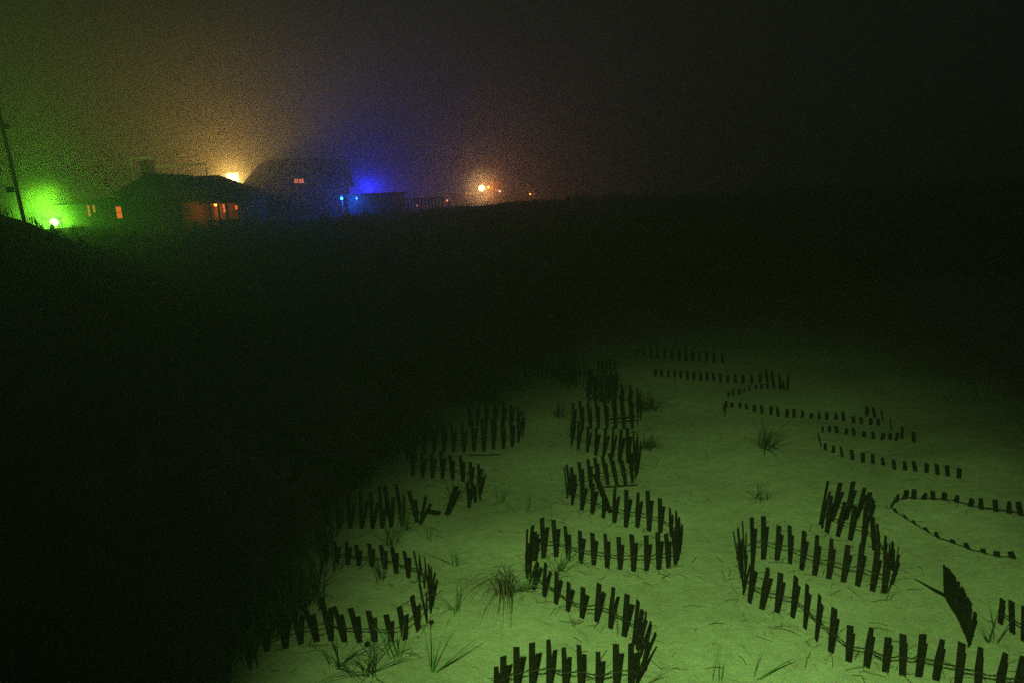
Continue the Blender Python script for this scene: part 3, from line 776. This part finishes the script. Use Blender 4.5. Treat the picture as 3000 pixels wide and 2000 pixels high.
# --- far bright house with white frame porch beside it
Y3 = 74.0
zb3 = hz(-25, Y3) - .5
hx0, hx1 = WX(652, 530, Y3), WX(760, 530, Y3); htop = WZ(690, 506, Y3)
root3 = empty("bright_window_house", ((hx0+hx1)/2, Y3, zb3), "far house with a glaring yellow window between the two dark roofs", "house")
MB().box(hx0, hx1, Y3, Y3 + 8, zb3, htop).build("wall", M_SHINGLE, root3)
MB().poly([(hx0-.02, Y3+.1, htop+.003), (hx1+.02, Y3+.1, htop+.003), (hx1+.02, Y3+8.1, htop+.003), (hx0-.02, Y3+8.1, htop+.003), (hx0+3, Y3+4, htop+.55), (hx1-1, Y3+4, htop+.55)],
          [(3,2,1,0),(0,1,5,4),(1,2,5),(2,3,4,5),(3,0,4)]).build("roof", M_ROOF, root3)
wpx(root3, 667, 700, 509, 552, Y3, 3, 2, M_BULB['yellow'], M_TRIM, None, .09)
q = at(684, 530, Y3 - .4)
spot("yellow_window_light", (q.x, q.y, q.z), (q.x - .3, q.y - 3, q.z + 2.8), 4900, (1.0, 0.52, 0.10), R(160), 0.9, .5)

Y4 = 57.0
point("yellow_window_spill", (q.x, q.y - .3, q.z), 500, (1.0, 0.75, 0.16), .4)
root4 = empty("pergola", at(500, 560, Y4), "thin white timber frame rising behind the cottage chimney", "pergola")
root4.location.z = hz(-30, Y4)
zb4 = hz(-30, Y4) - .3
t = .06
for px, py in ((382, 470), (446, 488), (512, 488), (603, 490)):
    a = at(px, py, Y4)
    b_ = at(px + 12, py + 72, Y4)
    MB().tube([(a.x, Y4, a.z), (a.x, Y4, zb4)], t, 4).build("post", M_TRIM, root4)
for (ax, ay), (bx, by) in (((382, 468), (444, 465)), ((446, 487), (603, 488))):
    a, b_ = at(ax, ay, Y4), at(bx, by, Y4)
    zz = (a.z + b_.z) / 2
    MB().box(a.x - .08, b_.x + .08, Y4 - .06, Y4 + .06, zz, zz + .11).build("beam", M_TRIM, root4)

# --- flat roofed building with blue lamps
Y5 = 50.0
zb5 = hz(-8, Y5) - .5
bx0, bx1 = WX(1012, 568, Y5), WX(1153, 566, Y5); bt = WZ(1085, 567, Y5)
root5 = empty("flat_roof_shed", ((bx0+bx1)/2, Y5, zb5), "low flat roofed building lit blue at its left end", "building")
MB().box(bx0 + .1, bx1 - .1, Y5, Y5 + 6, zb5, bt - .14).build("wall", M_SHINGLE, root5)
MB().box(bx0 - .1, bx1 + .1, Y5 - .25, Y5 + 6.2, bt - .138, bt).build("roof", M_ROOF, root5)
wpx(root5, 1085, 1102, 580, 596, Y5, 2, 2, M_GLASSDARK, M_TANTRIM, None, .05)
wpx(root5, 1120, 1137, 580, 596, Y5, 2, 2, M_GLASSDARK, M_TANTRIM, None, .05)
def wall_lamp(px, py, Y, r, mat, label, en, col, z0, name="blue_lamp"):
    p = at(px, py, Y)
    rt = empty(name, (p.x, p.y, z0), label, "lamp", "blue lamps by the flat roofed building")
    MB().tube([(p.x, p.y + .12, z0), (p.x, p.y + .12, p.z + .1)], .03, 6).build("post", M_METAL, rt)
    MB().tube([(p.x, p.y + .15, p.z + .16), (p.x, p.y, p.z + .22), (p.x, p.y - .08, p.z + .16)], .05, 6).build("hood", M_METAL, rt)
    MB().sphere((p.x, p.y, p.z), r, 12, 8).build("bulb", mat, rt, True)
    point("blue_light", (p.x, p.y - r - .12, p.z), en, col, .06)
wall_lamp(1001, 582, Y5 - .6, .10, M_BULB['blue'], "brighter blue lamp just off the left corner of the flat roofed building", 240, (0.01, 0.10, 1.0), hz(-12, 49))
wall_lamp(1045, 582, Y5 - .35, .06, M_BULB['blue'], "smaller blue lamp on the front of the flat roofed building", 50, (0.01, 0.12, 1.0), hz(-10, 49))
q = at(1080, 570, 80.0)  # unseen lights added far behind the shed to make the blue glow
spot("added_blue_glow_spot", (q.x, q.y, q.z + .1), (q.x, q.y + 1.5, q.z + 3), 5500, (0.012, 0.02, 1.0), R(140), 0.9, .2)
point("added_blue_glow_point", (q.x, q.y, q.z + .3), 1900, (0.012, 0.02, 1.0), .2)

# deck railing right of it
Y6 = 52.0
ra, rb = at(1160, 585, Y6), at(1300, 586, Y6)
zr6 = ra.z; zb6 = hz(-6, Y6) - .2
root6 = empty("deck_railing", (ra.x, Y6, zb6), "faint deck railing right of the flat roofed building", "railing")
MB().box(ra.x, rb.x, Y6 - .05, Y6 + .05, zr6 - .08, zr6).build("top_rail", M_POLE, root6)
MB().box(ra.x, rb.x, Y6 - .03, Y6 + .03, zr6 - .95, zr6 - .87).build("bottom_rail", M_POLE, root6)
n = 14
for i in range(n):
    x = ra.x + (rb.x - ra.x) * (i + .5) / n
    MB().box(x - .05, x + .05, Y6 - .045, Y6 + .045, zb6, zr6 - .082).build("post", M_POLE, root6)

# ------------------------------------------------------------------ far street lamps
def street_lamp(px, py, Y, r, mat, label, en, col):
    p = at(px, py, Y)
    z0 = hz(p.x, p.y)
    rt = empty("street_lamp", (p.x, p.y, z0), label, "street lamp", "distant lamps on the horizon")
    MB().tube([(p.x + .5, p.y + .1, z0 - .2), (p.x + .5, p.y + .1, p.z + .5), (p.x + .25, p.y + .05, p.z + .62), (p.x, p.y, p.z + .4)], .05, 6).build("post", M_METAL, rt)
    MB().tube([(p.x, p.y, p.z + .4), (p.x, p.y, p.z + .12)], [.08, .24], 10).build("shade", M_METAL, rt)
    MB().sphere((p.x, p.y, p.z), r, 12, 8).build("bulb", mat, rt, True)
    if en: point("street_light", (p.x, p.y - r - .1, p.z - .05), en, col, .1)
street_lamp(1411, 552, 85, .38, M_BULB['white'], "brightest distant lamp, yellow white, right of the blue glow", 600, (1.0, 0.60, 0.14))
street_lamp(1431, 549, 84, .16, M_BULB['orange'], "small orange lamp touching the right of the brightest distant lamp", 600, (1.0, 0.12, 0.01))
street_lamp(1464, 561, 95, .14, M_BULB['pale'], "faint pale lamp right of the brightest distant pair", 0, None)
street_lamp(1553, 569, 90, .10, M_BULB['orange'], "lone orange lamp furthest to the right on the horizon", 60, (1.0, 0.22, 0.03))
street_lamp(1310, 588, 80, .12, M_BULB['orange_lo'], "dim orange lamp low at the end of the deck railing", 12, (1.0, 0.2, 0.04))
street_lamp(1366, 566, 100, .10, M_BULB['orange_lo'], "dimmest orange speck, left one of two beside the bright lamp", 0, None)
street_lamp(1377, 569, 100, .13, M_BULB['orange_lo'], "dim orange speck, right one of two beside the bright lamp", 10, (1.0, 0.2, 0.04))
street_lamp(1222, 603, 70, .07, M_BULB['orange_lo'], "tiny reddish lamp under the deck railing", 0, None)

# ------------------------------------------------------------------ haze
hv = bpy.data.materials.new("fog"); hv.use_nodes = True
nt = hv.node_tree
nt.nodes.remove(nt.nodes["Principled BSDF"])
pv = nt.nodes.new('ShaderNodeVolumePrincipled')
pv.inputs['Color'].default_value = (0.92, 0.92, 0.92, 1)
pv.inputs['Density'].default_value = 0.008
pv.inputs['Anisotropy'].default_value = 0.75
nt.links.new(pv.outputs[0], nt.nodes["Material Output"].inputs['Volume'])
hzb = MB().box(-330, 330, -40, 430, -5.0, 17.0).build("haze", hv)
tag(hzb, "even night fog over the dunes", kind='stuff')

# local mist volumes added to give the bright lamps a tight bloom
def mist(c, rad, dens, label):
    mt = bpy.data.materials.new("mist"); mt.use_nodes = True
    nt = mt.node_tree; nt.nodes.remove(nt.nodes["Principled BSDF"])
    v_ = nt.nodes.new('ShaderNodeVolumePrincipled')
    v_.inputs['Color'].default_value = (0.92, 0.92, 0.92, 1); v_.inputs['Anisotropy'].default_value = 0.35
    tc = nt.nodes.new('ShaderNodeTexCoord')
    ln = nt.nodes.new('ShaderNodeVectorMath'); ln.operation = 'LENGTH'
    mr = nt.nodes.new('ShaderNodeMapRange')
    for i_, x_ in ((1, 0.0), (2, 1.0), (3, 1.0), (4, 0.0)): mr.inputs[i_].default_value = x_
    pw = nt.nodes.new('ShaderNodeMath'); pw.operation = 'POWER'; pw.inputs[1].default_value = 2.6
    ml = nt.nodes.new('ShaderNodeMath'); ml.operation = 'MULTIPLY'; ml.inputs[1].default_value = dens
    L = nt.links.new
    L(tc.outputs['Object'], ln.inputs[0]); L(ln.outputs['Value'], mr.inputs[0]); L(mr.outputs[0], pw.inputs[0])
    L(pw.outputs[0], ml.inputs[0]); L(ml.outputs[0], v_.inputs['Density']); L(v_.outputs[0], nt.nodes["Material Output"].inputs['Volume'])
    o = MB().sphere((0, 0, 0), 1.0, 24, 14).build("added_bloom_mist", mt)
    o.location = c; o.scale = rad
    return tag(o, label, kind='stuff')
mist((g.x, g.y, g.z), (3.8, 3.6, 3.0), 0.60, "added mist giving bloom round the green floodlight")
bq = at(1070, 574, 80.0)
mist((bq.x, bq.y, bq.z), (11.5, 7.0, 4.6), 0.10, "added mist giving blue bloom behind the flat roofed building")
bq = at(1416, 552, 85.0)
mist((bq.x, bq.y, bq.z), (4.5, 4.5, 4.5), 0.25, "added mist giving bloom round the brightest distant lamp on the horizon")
bq = at(684, 528, 73.0)
mist((bq.x, bq.y, bq.z), (4.5, 3.0, 4.5), 0.10, "added mist giving bloom in front of the glaring yellow window")
